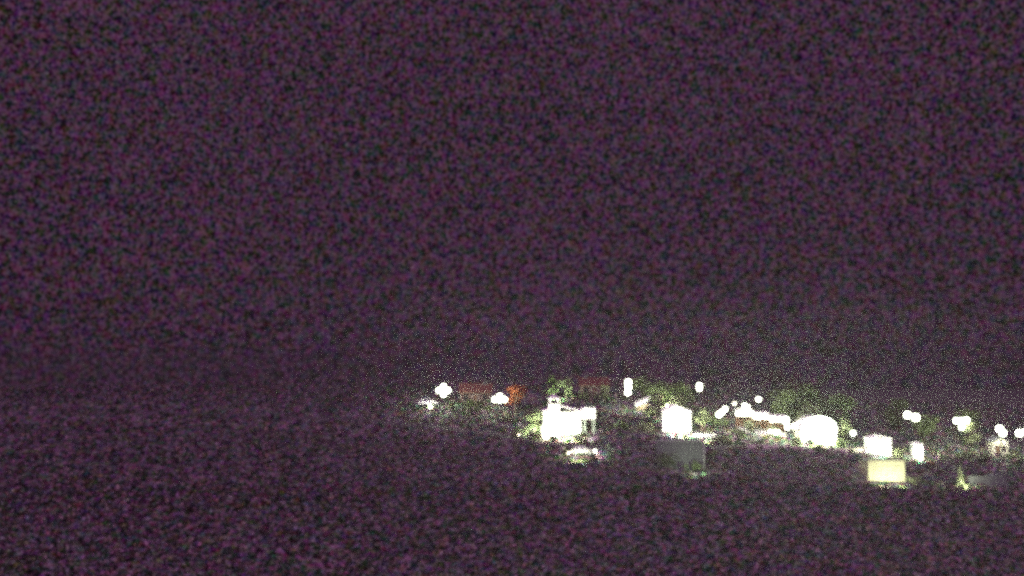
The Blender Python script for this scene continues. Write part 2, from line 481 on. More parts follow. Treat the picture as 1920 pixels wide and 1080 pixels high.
# ------------------------------------------------------------------ buildings
def window(par, cx, cz, w, hh, y, frame=M_wood, pane=M_glass, shutter=None):
    """window on a wall facing -y whose plane is at y"""
    f = MB()
    e = .07
    f.box(cx - w / 2 - e, cx - w / 2, y - .06, y + .03, cz - hh / 2, cz + hh / 2)
    f.box(cx + w / 2, cx + w / 2 + e, y - .06, y + .03, cz - hh / 2, cz + hh / 2)
    f.box(cx - w / 2 - e, cx + w / 2 + e, y - .06, y + .03, cz + hh / 2 + .001, cz + hh / 2 + e)
    f.box(cx - .025, cx + .025, y - .045, y + .03, cz - hh / 2, cz + hh / 2)
    o = f.build('window', frame, par)
    p = MB(); p.box(cx - w / 2, cx - .026, y - .025, y + .02, cz - hh / 2 + .001, cz + hh / 2 - .001)
    p.box(cx + .026, cx + w / 2, y - .025, y + .02, cz - hh / 2 + .001, cz + hh / 2 - .001); p.build('pane', pane, o)
    s = MB(); s.box(cx - w / 2 - .14, cx + w / 2 + .14, y - .13, y + .03, cz - hh / 2 - .09, cz - hh / 2 - .002); s.build('sill', M_kerb, o)
    if shutter:
        for q in (-1, 1):
            sh = MB(); x0 = cx + q * (w / 2 + .09); x1 = cx + q * (w / 2 + .09 + w * .5)
            x0, x1 = min(x0, x1), max(x0, x1)
            sh.box(x0, x1, y - .05, y - .004, cz - hh / 2, cz + hh / 2)
            for j in range(5):
                zz = cz - hh / 2 + hh * (j + .5) / 5; sh.box(x0 + .04, x1 - .04, y - .075, y - .051, zz - .05, zz + .05)
            sh.build('shutter', shutter, o)
    return o
def door(par, cx, z0, w, hh, y, m=M_wood):
    d = MB(); d.box(cx - w / 2, cx + w / 2, y - .05, y + .02, z0, z0 + hh)
    for a, b in ((.12, .45), (.52, .9)):
        for q in (-1, 1): d.box(cx + q * w * .23 - w * .16, cx + q * w * .23 + w * .16, y - .072, y - .051, z0 + hh * a, z0 + hh * b)
    o = d.build('door', m, par)
    k = MB(); k.ball((cx + w * .4, y - .09, z0 + hh * .47), .05, 8, 6); k.build('handle', M_galv, o, True)
    f = MB()
    for q in (-1, 1): f.box(min(cx + q * (w / 2 + .002), cx + q * (w / 2 + .09)), max(cx + q * (w / 2 + .002), cx + q * (w / 2 + .09)), y - .07, y + .02, z0, z0 + hh)
    f.box(cx - w / 2 - .09, cx + w / 2 + .09, y - .07, y + .02, z0 + hh + .002, z0 + hh + .1); f.build('door_frame', M_kerb, o)
    return o
def walls(par, w, d, hh, m, plinth=2.2, gable=0, axis='x'):
    """box of walls with a plinth going into the slope; gable > 0 raises end walls"""
    b = MB(); b.box(-w / 2, w / 2, 0, d, -plinth, hh)
    if gable:
        if axis == 'x':                               # ridge runs along x: gables at the two x ends
            for q in (-1, 1):
                xa, xb = sorted((q * (w / 2 - .02), q * (w / 2 - .25)))
                b.add([(xa, .02, hh - .01), (xa, d - .02, hh - .01), (xa, d / 2, hh + gable), (xb, .02, hh - .01), (xb, d - .02, hh - .01), (xb, d / 2, hh + gable)],
                      [(0, 1, 2), (5, 4, 3), (0, 3, 4, 1), (1, 4, 5, 2), (2, 5, 3, 0)])
        else:
            b.prism([(-w / 2 + .02, hh - .01), (w / 2 - .02, hh - .01), (0, hh + gable)], .02, d - .02)
    return b.build('wall', m, par)
def roof_x(par, w, d, hh, rise, m, over=.35, th=.14):
    b = MB()
    sl = rise / (d / 2)
    for q in (0, 1):
        y0 = -over if q == 0 else d + over; z0 = hh - over * sl + .05
        ym = d / 2; zm = hh + rise + .05
        x0, x1 = -w / 2 - over, w / 2 + over
        b.add([(x0, y0, z0), (x1, y0, z0), (x1, ym, zm), (x0, ym, zm), (x0, y0, z0 + th), (x1, y0, z0 + th), (x1, ym, zm + th), (x0, ym, zm + th)],
              [(0, 3, 2, 1), (4, 5, 6, 7), (0, 1, 5, 4), (1, 2, 6, 5), (2, 3, 7, 6), (3, 0, 4, 7)])
        n = max(2, int((x1 - x0) / .45))
        for k in range(n + 1):                        # rolls of the tiled slope
            xx = x0 + .08 + k * (x1 - x0 - .16) / n
            b.tube((xx, y0, z0 + th), (xx, ym, zm + th), .06, .06, 5)
    b.tube((-w / 2 - over, d / 2, hh + rise + .2), (w / 2 + over, d / 2, hh + rise + .2), .13, .13, 8)
    return b.build('roof', m, par)
def roof_y(par, w, d, hh, rise, m, over=.3, th=.14):
    b = MB(); sl = rise / (w / 2)
    for q in (-1, 1):
        xe = q * (w / 2 + over); ze = hh - over * sl + .05; zm = hh + rise + .05
        b.add([(xe, -over, ze), (xe, d + over, ze), (0, d + over, zm), (0, -over, zm), (xe, -over, ze + th), (xe, d + over, ze + th), (0, d + over, zm + th), (0, -over, zm + th)],
              [(0, 3, 2, 1), (4, 5, 6, 7), (0, 1, 5, 4), (1, 2, 6, 5), (2, 3, 7, 6), (3, 0, 4, 7)])
        n = max(2, int(d / .45))
        for k in range(n + 1):
            yy = -over + .08 + k * (d + 2 * over - .16) / n
            b.tube((xe, yy, ze + th), (0, yy, zm + th), .055, .055, 5)
    b.tube((0, -over, hh + rise + .2), (0, d + over, hh + rise + .2), .12, .12, 8)
    return b.build('roof', m, par)
def chimney(roof, x, y, z0, z1, m=M_stone):
    c = MB(); c.box(x - .3, x + .3, y - .3, y + .3, z0, z1); c.box(x - .37, x + .37, y - .37, y + .37, z1 + .002, z1 + .12)
    o = c.build('chimney', m, roof); return o

# ================================================================== the things on the slope, far left to right
# --- left end: cluster lamp, parked car, autumn tree, lane-side hedge
lamp('leftmost street lamp, a diamond cluster of five lit globes', -13.0, 209.3, 4.3,
     [(0, .72, .42), (-.85, 0, .42), (.85, 0, .42), (0, 0, .6), (0, -.78, .40)], 2800)
def car(label, x, y, rz, m, lights=False, group='parked cars', L=4.0):
    t = thing('parked_car', label, 'car', x, y, rz, group)
    b = MB()
    prof = [(-L / 2, .35), (-L / 2 + .05, .75), (-L / 2 + .25, .92), (L / 2 - 1.1, .95), (L / 2 - .15, .75), (L / 2, .5), (L / 2 - .03, .32)]
    b.prism(prof, -.84, .84); b.build('body', m, t, bevel=.09)
    c = MB()
    lo = [(-L / 2 + .35, .93), (L / 2 - 1.15, .955)]; hi = [(-L / 2 + .75, 1.45), (L / 2 - 1.95, 1.47)]
    c.add([(lo[0][0], -.78, lo[0][1]), (lo[1][0], -.78, lo[1][1]), (lo[1][0], .78, lo[1][1]), (lo[0][0], .78, lo[0][1]),
           (hi[0][0], -.62, hi[0][1]), (hi[1][0], -.62, hi[1][1]), (hi[1][0], .62, hi[1][1]), (hi[0][0], .62, hi[0][1])],
          [(0, 3, 2, 1), (4, 5, 6, 7), (0, 1, 5, 4), (1, 2, 6, 5), (2, 3, 7, 6), (3, 0, 4, 7)])
    c.build('cabin', m, t, bevel=.08)
    for q in (-1, 1):
        w = MB()
        for a, e in ((.08, .47), (.53, .92)):
            pts = []
            for f, gg in ((a, .12), (e, .12), (e * .96 + .02, .86), (a * .96 + .02, .86)):
                xa = lo[0][0] + (lo[1][0] - lo[0][0]) * f; xb = hi[0][0] + (hi[1][0] - hi[0][0]) * f
                pts.append((xa + (xb - xa) * gg, q * (.785 + (.625 - .785) * gg + .006), .94 + .52 * gg))
            w.add(pts, [(0, 1, 2, 3)])
        w.build('side_window', M_glass, t)
    for wx in (-L / 2 + .75, L / 2 - .8):
        for q in (-1, 1):
            ty = MB(); ty.tube((wx, q * .70, .31), (wx, q * .88, .31), .31, .31, 18); wh = ty.build('wheel', M_rubber, t)
            rm = MB(); rm.tube((wx, q * .86, .31), (wx, q * .892, .31), .19, .17, 14); rm.build('rim', M_alu, wh)
    for q in (-1, 1):
        hl = MB(); hl.ball((0, 0, 0), .17, 12, 8); o = hl.build('headlight', bulb_mat(NEUT, 420, 4 * math.pi * .17 ** 2) if lights else M_glass, t, True)
        o.location = (L / 2 - .10, q * .6, .62)
        tl = MB(); tl.box(-L / 2 - .01, -L / 2 + .08, q * .6 - .14, q * .6 + .14, .62, .76); tl.build('tail_light', M_rust, t)
    bp = MB(); bp.box(L / 2 - .08, L / 2 + .06, -.8, .8, .3, .44); bp.build('bumper', M_carg, t, bevel=.02)
    bp = MB(); bp.box(-L / 2 - .06, -L / 2 + .08, -.8, .8, .3, .46); bp.build('bumper', M_carg, t, bevel=.02)
    return t
car('white car parked beside the leftmost street lamp', -16.2, 214.2, 4, M_car)
lamp('low lit bollard lamp in front of the car at the far left', -15.6, 210.6, .8, [(0, 0, .22)], 420, name='bollard_lamp', cat='bollard lamp')
bush('round green bush standing alone at the far left end', -24.2, 222.8, 1.7, 2.3, seed=3)
bush('low green hedge left of the lamp under the orange tree', -6.6, 210.4, 1.5, 6.5, n=800, seed=4, dp=1.4, name='hedge', cat='hedge')
lamp('street lamp of four globes beside the orange tree', -2.3, 206.1, 3.6, [(0, .62, .42), (-.9, 0, .42), (0, -.05, .45), (.9, 0, .42)], 2300)
tree('orange autumn tree behind the four globe street lamp', 0.6, 209.6, 5.6, 4.2, M_leafo, 900, 5, .25)
bush('green shrub at the foot of the four globe street lamp', -1.0, 203.6, 1.3, 2.4, seed=6)
ht = thing('cottage', 'dim rose cottage with terracotta roof behind the hedge', 'house', -7.2, 216.2, 0, None)
walls(ht, 6, 4.5, 2.5, M_pink, gable=1.3); rf = roof_x(ht, 6, 4.5, 2.5, 1.3, M_tile); chimney(rf, 1.8, 2.25, 3.4, 4.6)
for cx in (-1.9, 1.9): window(ht, cx, 1.45, .9, 1.1, 0)
door(ht, 0, 0, .95, 2.05, 0)

bush('dark bush hiding the front of the cottage by the hedge', -7.6, 213.6, 1.9, 5.2, n=700, seed=61)
# --- the floodlit chapel
bush('dark round bush before the lower left of the chapel', 7.2, 190.8, 1.5, 1.2, n=260, seed=62)
bush('tall dark bush before the lower right of the chapel', 12.4, 190.9, 2.5, 1.9, n=420, seed=63)
ch = thing('chapel', 'floodlit white chapel with short belfry and side gallery', 'chapel', 8.9, 195.4, 0, None, 12.9)
walls(ch, 6.6, 7, 4.3, M_white, 2.5)
roof_y(ch, 6.6, 7, 4.3, .9, M_white, .15)
tw = MB(); tw.box(-2.4, -.5, -.35, 1.7, -2, 5.6); tw.box(-2.5, -.4, -.45, 1.8, 5.602, 5.74)
tw.box(-2.3, -1.98, -.25, 1.6, 5.742, 6.6); tw.box(-.92, -.6, -.25, 1.6, 5.742, 6.6); tw.box(-2.35, -.55, -.3, 1.65, 6.602, 6.78)
to = tw.build('belfry', M_white, ch)
tp = MB(); tp.lathe([(1.15, 6.782), (.6, 7.1), (.02, 7.5)], -1.45, .68, 4); tp.build('spire', M_white, to)
bl = MB(); bl.lathe([(.01, 6.35), (.14, 6.33), (.2, 6.1), (.3, 5.92), (.27, 5.9), (.01, 6.2)], -1.45, .68, 14); bl.build('bell', M_metal, to, True)
ga = MB(); ga.box(3.31, 5.9, .4, 4.2, 3.1, 4.9); ga.box(3.305, 6.0, .25, 4.35, 4.903, 5.05); ga.build('gallery', M_white, ch)
for px_ in (4.0, 5.6):
    p = MB(); p.box(px_ - .22, px_ + .22, .6, 1.04, -2, 3.097); p.box(px_ - .22, px_ + .22, 3.5, 3.94, -2, 3.097); p.build('pier', M_stone, ch)
door(ch, 1.0, 0, 1.3, 2.3, 0, M_white)
window(ch, 1.0, 3.2, .6, .9, 0, M_white, M_white)
vd = MB(); vd.box(-3.8, -3.301, 1.2, 4.5, -2, 1.9); vd.build('side_chapel', M_white, ch)
flood('floodlight in front of the chapel door', 9.9, 191.6, 0, 30, 2300, group='floodlights lighting the chapel', r=.26)
flood('floodlight before the chapel belfry', 7.4, 191.8, 0, 44, 2300, group='floodlights lighting the chapel', r=.26)
flood('floodlight below the chapel side gallery', 12.9, 191.9, 6, 50, 800, group='floodlights lighting the chapel', r=.26)
lamp('low globe lamp at the lower left corner of the chapel', 5.9, 191.9, .95, [(0, 0, .42), (0, .75, .30)], 700, name='garden_lamp', cat='garden lamp', col=WARM)
bush('pale bush lit at the far left below the chapel', 0.9, 194.0, 1.3, 1.6, M_leaf2, seed=8)
lamp('small warm path lamp left of the chapel', 1.2, 192.6, .7, [(0, 0, .10)], 22, col=WARM, name='path_lamp', cat='path lamp')
tree('pale grey green tree lit beside the chapel wall', 4.0, 196.4, 4.6, 4.2, M_leaf2, 1300, 9, .12)
flood('added floodlight before the pale tree left of the chapel', 3.6, 193.0, 0, 36, 1300, group='small floodlights', r=.17, col=COOL)  # added source to light up the pale tree
bush('spreading pale bush left of the tree beside the chapel', 1.6, 195.4, 1.7, 3.0, M_leaf2, 500, seed=83)
bush('grey green bush along the left foot of the chapel', 3.4, 191.6, 1.5, 3.2, M_leaf2, 500, seed=10)
tree('bright green tree on the ridge behind the chapel belfry', 8.0, 221.5, 4.6, 3.2, M_leaf, 700, 12, .2)
tree('pale tree on the ridge above the chapel roof', 10.9, 221.0, 4.4, 3.6, M_leaf2, 700, 13, .2)
flood('added floodlight before the two ridge trees above the chapel', 9.6, 217.6, 0, 26, 1100, group='small floodlights', r=.18, col=COOL)  # added lamp, lens turned away so only the lit trees show
hd = thing('cottage', 'dim rose cottage on the ridge right of the ridge trees', 'house', 16.6, 221.8, 0, None)
walls(hd, 5.6, 4.5, 2.5, M_pink, gable=1.2); rf = roof_x(hd, 5.6, 4.5, 2.5, 1.2, M_tile); chimney(rf, -1.6, 2.25, 3.3, 4.4)
for cx in (-1.8, 1.8): window(hd, cx, 1.45, .9, 1.1, 0)
door(hd, 0, 0, .95, 2.05, 0)
tree('thin pale tree at the right gable of the ridge cottage', 18.2, 216.8, 3.9, 2.6, M_leaf2, 500, 14, .2)

bush('dark bush hiding the front of the ridge cottage', 15.6, 218.9, 2.0, 4.6, n=650, seed=64)

# --- car with headlights on, on the dark slope below the chapel
car('silver car with headlights on, alone below the chapel', 11.6, 180.9, -8, M_carg, True)
flood('added floodlight hidden in the scrub facing the side of the silver car', 10.7, 177.3, 2, 8, 560, group='small floodlights', r=.14, stand=1.0)  # added lamp behind shrubs, brightens the car body
bush('low dark bramble before the silver car', 11.4, 178.7, .75, 4.6, n=420, seed=75, dp=.8)
lamp('low lamp at the tail of the silver car', 9.2, 180.2, .9, [(0, 0, .11)], 60, name='path_lamp', cat='path lamp', col=WARM)

# --- middle: two-tier lamp, shed, floodlit gable house
lamp('tall lamp with one globe above another', 22.0, 208.3, 5.6, [(-.02, .55, .50), (-.02, -.35, .50), (-.12, -1.4, .46)], 2300)
sh = thing('lean_to_shed', 'small shed with a tilted pale roof right of the two tier lamp', 'shed', 25.2, 211.6, 0, None)
b = MB(); b.box(-1.2, 1.2, 0, 2.2, -1.2, 1.25); b.build('wall', M_wood, sh)
b = MB(); b.add([(-1.55, -.4, .95), (1.5, -.4, 2.35), (1.5, 2.6, 2.6), (-1.55, 2.6, 1.25), (-1.55, -.4, 1.07), (1.5, -.4, 2.47), (1.5, 2.6, 2.72), (-1.55, 2.6, 1.37)],
      [(0, 3, 2, 1), (4, 5, 6, 7), (0, 1, 5, 4), (1, 2, 6, 5), (2, 3, 7, 6), (3, 0, 4, 7)]); b.build('roof', M_canvas, sh)
door(sh, .5, 0, .8, 1.15, 0)
b = MB(); b.add([(-1.6, -.41, .6), (1.45, -.41, 2.0), (1.45, -.44, 2.42), (-1.6, -.44, 1.02)], [(0, 1, 2, 3)])
b.add([(-1.6, -.45, .6), (1.45, -.45, 2.0), (1.45, -.48, 2.42), (-1.6, -.48, 1.02)], [(3, 2, 1, 0)]); b.build('valance', M_canvas, sh)
flood('floodlight in the grass before the tilted shed roof', 24.9, 208.9, 0, 38, 560, group='small floodlights', r=.16, col=COOL)
gh = thing('gable_house', 'floodlit white cube house in the middle of the slope', 'house', 29.6, 198.2, 0, None, 13.2)
walls(gh, 5.0, 6, 3.9, M_white, 2.5, gable=1.0, axis='y')
roof_y(gh, 5.0, 6, 3.9, 1.0, M_white, .12)
door(gh, -1.2, 0, 1.0, 2.1, 0, M_white); window(gh, 1.1, 3.1, .8, 1.0, 0, M_white, M_white); window(gh, -1.2, 3.2, .7, .9, 0, M_white, M_white)
flood('left floodlight before the white cube house', 28.9, 194.9, 0, 35, 2500, group='floodlights before the white cube house', r=.26)
flood('right floodlight before the white cube house', 30.5, 194.9, 0, 35, 2500, group='floodlights before the white cube house', r=.26)
tree('tree left of the floodlit cube house', 25.6, 201.8, 5.2, 3.8, M_leaf2, 800, 15, .2)
tree('dark green tree close behind the floodlit cube house', 28.0, 207.6, 6.6, 5.2, M_leaf, 1100, 16, .25)
tree('broad ridge tree left of the small single globe lamp', 32.2, 211.5, 5.6, 5.0, M_leaf, 1000, 17, .2)
tree('ridge tree between the two tier lamp and the cube house', 26.0, 216.8, 5.2, 4.8, M_leaf, 900, 18, .2)
tree('grey green tree at the right wall of the cube house', 34.2, 199.0, 4.0, 3.6, M_leaf2, 800, 19, .15)
bush('flowering bush right of the cube house terrace', 36.4, 194.2, 1.6, 2.6, M_leaf2, 450, seed=20)
wl_ = thing('terrace_wall', 'low white terrace wall joining the right of the cube house', 'wall', 34.0, 196.0, -4, None)
b = MB(); b.box(-1.9, 2.1, 0, .35, -1, .62); b.build('wall', M_white, wl_); b = MB(); b.box(-1.95, 2.15, -.05, .4, .622, .72); b.build('coping', M_kerb, wl_)
flood('small floodlight on the grass before the white terrace wall', 34.2, 193.6, 0, 10, 520, group='small floodlights', r=.16)
rw = thing('retaining_wall', 'grey stone retaining wall below the floodlit cube house', 'wall', 27.0, 177.2, 0, None)
# coursed blocks with recessed joints
b = MB(); b.box(-3.9, 3.7, .12, .6, -1.2, 4.2); b.build('core', M_stone, rw)
st = []
rr = random.Random(3)
for row in range(8):
    xx = -3.9
    while xx < 3.65:
        wv = min(rr.uniform(.7, 1.3), 3.7 - xx)
        if wv < .3: break
        st.append((xx, row, wv)); xx += wv
bm_cache = {}
for xx, row, wv in st:
    k = round(wv, 1)
    if k not in bm_cache:
        m_ = MB(); m_.box(0, k - .04, 0, .2, 0, .49); bm_cache[k] = m_.mesh('stone_block', M_stone)
    o = bpy.data.objects.new('stone_block', bm_cache[k]); COL.objects.link(o); o.parent = rw
    o.location = (xx, rr.uniform(-.05, .04), -.02 + row * .53)
b = MB(); b.box(-4.0, 3.8, -.14, .7, 4.24, 4.42); b.build('coping', M_kerb, rw)
flood('added floodlight in the scrub before the retaining wall', 28.6, 170.6, -4, 20, 360, group='small floodlights', r=.14, col=COOL, stand=1.7)  # added lamp to wash the wall, lens turned away
bush('dark ivy mound against the left of the retaining wall', 24.4, 176.3, 2.9, 3.4, n=500, seed=51)
bush('dark bramble at the foot of the retaining wall', 28.4, 175.9, 1.5, 2.8, n=400, seed=52)
up = thing('utility_pole', 'pale utility pole at the right end of the retaining wall', 'pole', 30.6, 176.3, 0, None)
b = MB(); b.tube((0, 0, -.6), (0, 0, 5.6), .16, .11, 12); b.build('pole', M_kerb, up, True)
b = MB(); b.box(-.8, .8, -.06, .06, 5.0, 5.14); b.build('crossarm', M_wood, up)
for q in (-.65, 0, .65):
    b = MB(); b.lathe([(.03, 5.141), (.06, 5.2), (.035, 5.24), (.06, 5.29), (.02, 5.34)], q, 0, 10); b.build('insulator', M_white, up, True)
lamp('small single globe lamp standing on the ridge', 35.2, 207.1, 5.9, [(0, .3, .42), (0, -.25, .40)], 1100)

tree('low pale tree added as a halo behind the gable of the cube house', 30.6, 205.6, 3.9, 5.6, M_leaf2, 1000, 71, .1)  # added foliage, catches lamplight as a halo round the house
lamp('added short lamp of two globes just behind the cube house roof', 29.0, 205.0, 2.3, [(0, .1, .42), (-.7, -.2, .34)], 3200)  # added lamp, rounds off the bright roof top and lights the trees
# --- right of middle: globes, pavilion with bulbs, floodlit hall
lamp('street lamp of three globes rising to the right before the pavilion', 37.4, 196.4, 4.3, [(-.6, -.25, .42), (-.1, .15, .42), (.5, .72, .38)], 1800)
lamp('dim yellowish globe lamp at the left of the pavilion roof', 40.3, 199.9, 4.9, [(0, .05, .34)], 9, WARM)
pv = thing('pavilion', 'open roadside pavilion of three stepped bays with white awnings', 'pavilion', 45.0, 199.2, -9, None, 13.0)
for x0, x1, dz in ((-4.5, -1.603, 1.0), (-1.597, 1.497, .5), (1.503, 4.5, 0)):
    b = MB(); b.box(x0, x1, 3.2, 3.4, dz - 3, dz + 3.0); b.build('back_wall', M_rust, pv)
    b = MB(); b.box(x0, x1, -.2, 3.198, dz - 3, dz + .05); b.build('floor', M_wood, pv)
    for q in (x0 + .1, x1 - .1):
        b = MB(); b.box(q - .07, q + .07, -.1, .04, dz + .051, dz + 2.85); b.build('post', M_wood, pv)
    b = MB()
    b.add([(x0, -.9, dz + 2.75), (x1, -.9, dz + 2.75), (x1, 3.5, dz + 3.45), (x0, 3.5, dz + 3.45), (x0, -.9, dz + 2.83), (x1, -.9, dz + 2.83), (x1, 3.5, dz + 3.53), (x0, 3.5, dz + 3.53)],
          [(0, 3, 2, 1), (4, 5, 6, 7), (0, 1, 5, 4), (1, 2, 6, 5), (2, 3, 7, 6), (3, 0, 4, 7)]); aw = b.build('awning', M_canvas, pv)
    b = MB(); n_ = 8; st_ = (x1 - x0) / n_
    for k in range(n_):
        xa = x0 + k * st_; b.add([(xa + .004, -.91, dz + 2.82), (xa + st_ - .004, -.91, dz + 2.82), (xa + st_ - .004, -.95, dz + 2.5), (xa + st_ / 2, -.96, dz + 2.4), (xa + .004, -.95, dz + 2.5)], [(0, 1, 2, 3, 4)])
    b.build('valance', M_canvas, aw)
    b = MB(); b.box(x0 + .2, x1 - .2, -.75, -.25, dz - 2, dz + .35); b.build('counter', M_white, pv)
    b = MB(); b.box(x0 + .1, x1 - .1, -.85, -.15, dz + .353, dz + .43); b.build('counter_top', M_kerb, pv)
for k, zz in enumerate((0, .1, .02, .06, 0, .08, .03, -.15)):
    lx = -4.2 + k * 1.2; bay = 1.0 if lx < -1.6 else .5 if lx < 1.5 else 0
    t = thing('festoon_bulb', '', 'bulb', 0, 0, 0, 'festoon bulbs along the front edge of the pavilion awning', 0)
    t.location = (45.0 + lx * math.cos(R(-9)) + 1.25 * math.sin(R(-9)), 199.2 + lx * math.sin(R(-9)) - 1.25 * math.cos(R(-9)), 13.0 + bay + 2.85 + zz * .5)
    t['label'] = ('leftmost lit bulb on', 'second lit bulb from the left on', 'third lit bulb from the left on', 'lit bulb just left of the middle on', 'lit bulb just right of the middle on', 'third lit bulb from the right on', 'second lit bulb from the right on', 'rightmost lit bulb on')[k] + ' the front edge of the pavilion awning'
    b = MB(); b.ball((0, 0, 0), (.30, .42, .36, .44, .33, .42, .36, .46)[k], 12, 8); b.build('glass', bulb_mat(NEUT, 230, 4 * math.pi * .3 ** 2), t, True)
    b = MB(); b.tube((0, 0, .28), (0, 0, .48), .09, .07, 8); b.build('socket', M_metal, t, True)
    b = MB(); b.tube((0, 0, .40), (-.30 * math.sin(R(9)), .36, .02), .02, .02, 6); b.build('bracket', M_metal, t)
lamp('small globe lamp on a post behind the pavilion awning', 45.1, 201.8, 5.4, [(0, .1, .36)], 420)
lamp('small globe lamp behind the left end of the awning', 42.7, 202.6, 3.9, [(0, .1, .36), (.5, -.2, .36)], 600)
lamp('short lamp of two globes at the right end of the pavilion', 48.9, 196.6, 2.7, [(-.15, .1, .40), (.1, -.85, .36)], 600)
lamp('low counter lamp at the right of the pavilion front', 46.8, 196.6, 1.1, [(0, 0, .32), (-.8, .1, .24), (.55, .0, .24)], 350, name='garden_lamp', cat='garden lamp')
bush('pale bush at the left of the pavilion front', 40.0, 196.6, 1.7, 2.8, M_leaf2, 500, seed=22)
bush('tall pale bush before the left bay of the pavilion', 42.6, 198.0, 2.5, 1.5, M_leaf2, 360, seed=81)
bush('pale bush before the step between the right two bays', 46.6, 196.9, 2.3, 1.3, M_leaf2, 320, seed=82)
bush('yellowish bush below the pavilion counter', 43.0, 194.0, 1.2, 3.2, M_leaf2, 450, seed=23)
hl = thing('village_hall', 'round roofed floodlit white hall, the brightest building, right of the pavilion', 'hall', 54.0, 194.6, 0, None, 12.4)
arc = [(3.1 * math.cos(math.pi * k / 14), 1.5 + 2.5 * math.sin(math.pi * k / 14)) for k in range(15)]
b = MB(); b.prism([(3.1, -2.5)] + arc + [(-3.1, -2.5)], 0, 5); b.build('wall', M_white, hl)
b = MB()
for k in range(14):
    (xa, za), (xb, zb) = [(3.1 * f * math.cos(math.pi * q / 14), 1.5 + 2.5 * f * math.sin(math.pi * q / 14)) for q in (k, k + 1) for f in (1.012,)]
    (xc, zc), (xd, zd) = [(3.1 * f * math.cos(math.pi * q / 14), 1.5 + 2.5 * f * math.sin(math.pi * q / 14)) for q in (k, k + 1) for f in (1.06,)]
    b.prism([(xa, za), (xc, zc), (xd, zd), (xb, zb)], -.2, 5.2)
b.build('roof', M_white, hl)
b = MB(); b.prism([(-4.1, 2.0), (-3.103, 1.6), (-3.103, 2.9), (-3.9, 2.6)], .3, 3.5); b.build('side_porch', M_white, hl)
for q in (-3.95, -3.4):
    b = MB(); b.box(q - .07, q + .07, .4, .54, -2, 1.75); b.build('porch_post', M_wood, hl)
door(hl, 0, 0, 1.4, 2.2, 0, M_white)
for q in (-1.7, 1.7): window(hl, q, 1.7, .8, 1.0, 0, M_white, M_white)
for q, nm in ((-.9, 'left'), (1.0, 'right')):
    flood('%s floodlight before the brightest white hall' % nm, 54.0 + q, 190.9, 0, 34, 3600, group='floodlights before the white hall', r=.3)
lamp('tall mast with a crown of six floodlight globes above the white hall', 54.2, 193.4, 4.2,
     [(-1.2, -.4, .38), (0, -.1, .45), (1.2, -.3, .38), (-2.0, -.95, .34), (2.0, -.9, .34), (0, -1.1, .42)], 8000, COOL, name='lamp_mast', cat='lamp mast', z=11.9)
tree('broad tree glowing green behind the left of the white hall', 50.6, 203.5, 7.4, 6.0, M_leaf, 1300, 24, .25)
tree('tallest tree behind the middle of the white hall', 55.2, 204.2, 8.6, 6.4, M_leaf, 1500, 25, .25)
tree('tree behind the right shoulder of the white hall', 60.2, 202.6, 7.2, 5.6, M_leaf, 1200, 26, .25)
tree('low pale tree added as a halo close behind the round hall roof', 54.4, 200.6, 4.9, 7.0, M_leaf2, 1300, 72, .1)  # added foliage, catches the mast light as a halo over the hall
bush('dark round bush before the left corner of the round hall', 51.3, 191.4, 1.9, 1.7, n=380, seed=84)
bush('dark round bush before the right corner of the round hall', 56.8, 191.4, 1.9, 1.8, n=380, seed=85)
bush('pale bush at the right foot of the round hall', 57.8, 193.6, 2.2, 2.2, M_leaf2, 450, seed=73)
bush('pale bush at the left foot of the round hall', 50.0, 193.2, 1.9, 2.0, M_leaf2, 400, seed=74)
tree('upper tree on the ridge above the white hall', 52.6, 212.0, 7.2, 6.0, M_leaf, 1100, 27, .2)
tree('reddish green ridge tree right of the white hall', 58.6, 211.5, 6.4, 5.2, M_leaf, 900, 28, .2)
tree('green tree close by the right wall of the white hall', 58.9, 196.6, 4.2, 3.4, M_leaf2, 800, 29, .15)
bush('dark bush in the bank before the left of the white hall', 50.6, 183.4, 1.3, 2.6, seed=30)
lamp('small globe lamp by the lane right of the white hall', 56.9, 184.4, 3.2, [(0, .1, .34)], 480)

# --- right: parapet, white lodge, booth, yellow garage
pa = thing('parapet_wall', 'low pale parapet wall beside the lane running down to the lodge', 'wall', 0, 0, 0, None, 0)
T_ = np.gradient(RP, axis=0); T_ /= np.linalg.norm(T_, axis=1)[:, None]
ids = [i for i in range(len(RP)) if 38 < RP[i, 0] < 60.2]
vs, fs = [], []
for i in ids:
    nrm = np.array([-T_[i, 1], T_[i, 0]])
    a = RP[i] - nrm * 3.0; c_ = RP[i] - nrm * 3.3
    vs += [(a[0], a[1], RZ[i] - 1.2), (c_[0], c_[1], RZ[i] - 1.2), (c_[0], c_[1], RZ[i] + .75), (a[0], a[1], RZ[i] + .75)]
for i in range(len(ids) - 1):
    for k in range(4): fs.append((4 * i + k, 4 * i + (k + 1) % 4, 4 * i + 4 + (k + 1) % 4, 4 * i + 4 + k))
fs += [(0, 1, 2, 3), (4 * len(ids) - 1, 4 * len(ids) - 2, 4 * len(ids) - 3, 4 * len(ids) - 4)]
b = MB(); b.add(vs, fs); b.build('wall', M_cream, pa)
lo = thing('lodge', 'small white lodge at the lower end of the parapet wall', 'house', 61.6, 184.9, 0, None)
walls(lo, 3.5, 3.2, 2.5, M_white, 2.2); roof_y(lo, 3.5, 3.2, 2.5, .35, M_white, .08)
door(lo, .7, 0, .9, 2.0, 0, M_white)
b = MB(); b.prism([(-3.4, -.4), (-1.752, -.9), (-1.752, 1.3), (-2.3, .6)], .2, .6); b.build('ramp_wall', M_white, lo)
flood('floodlight before the small white lodge', 61.5, 182.0, 0, 30, 2400, group='floodlights at the lodge and the gate booth', r=.24)
bo = thing('gate_booth', 'narrow white gate booth standing alone right of the lodge', 'booth', 68.4, 186.4, 0, None)
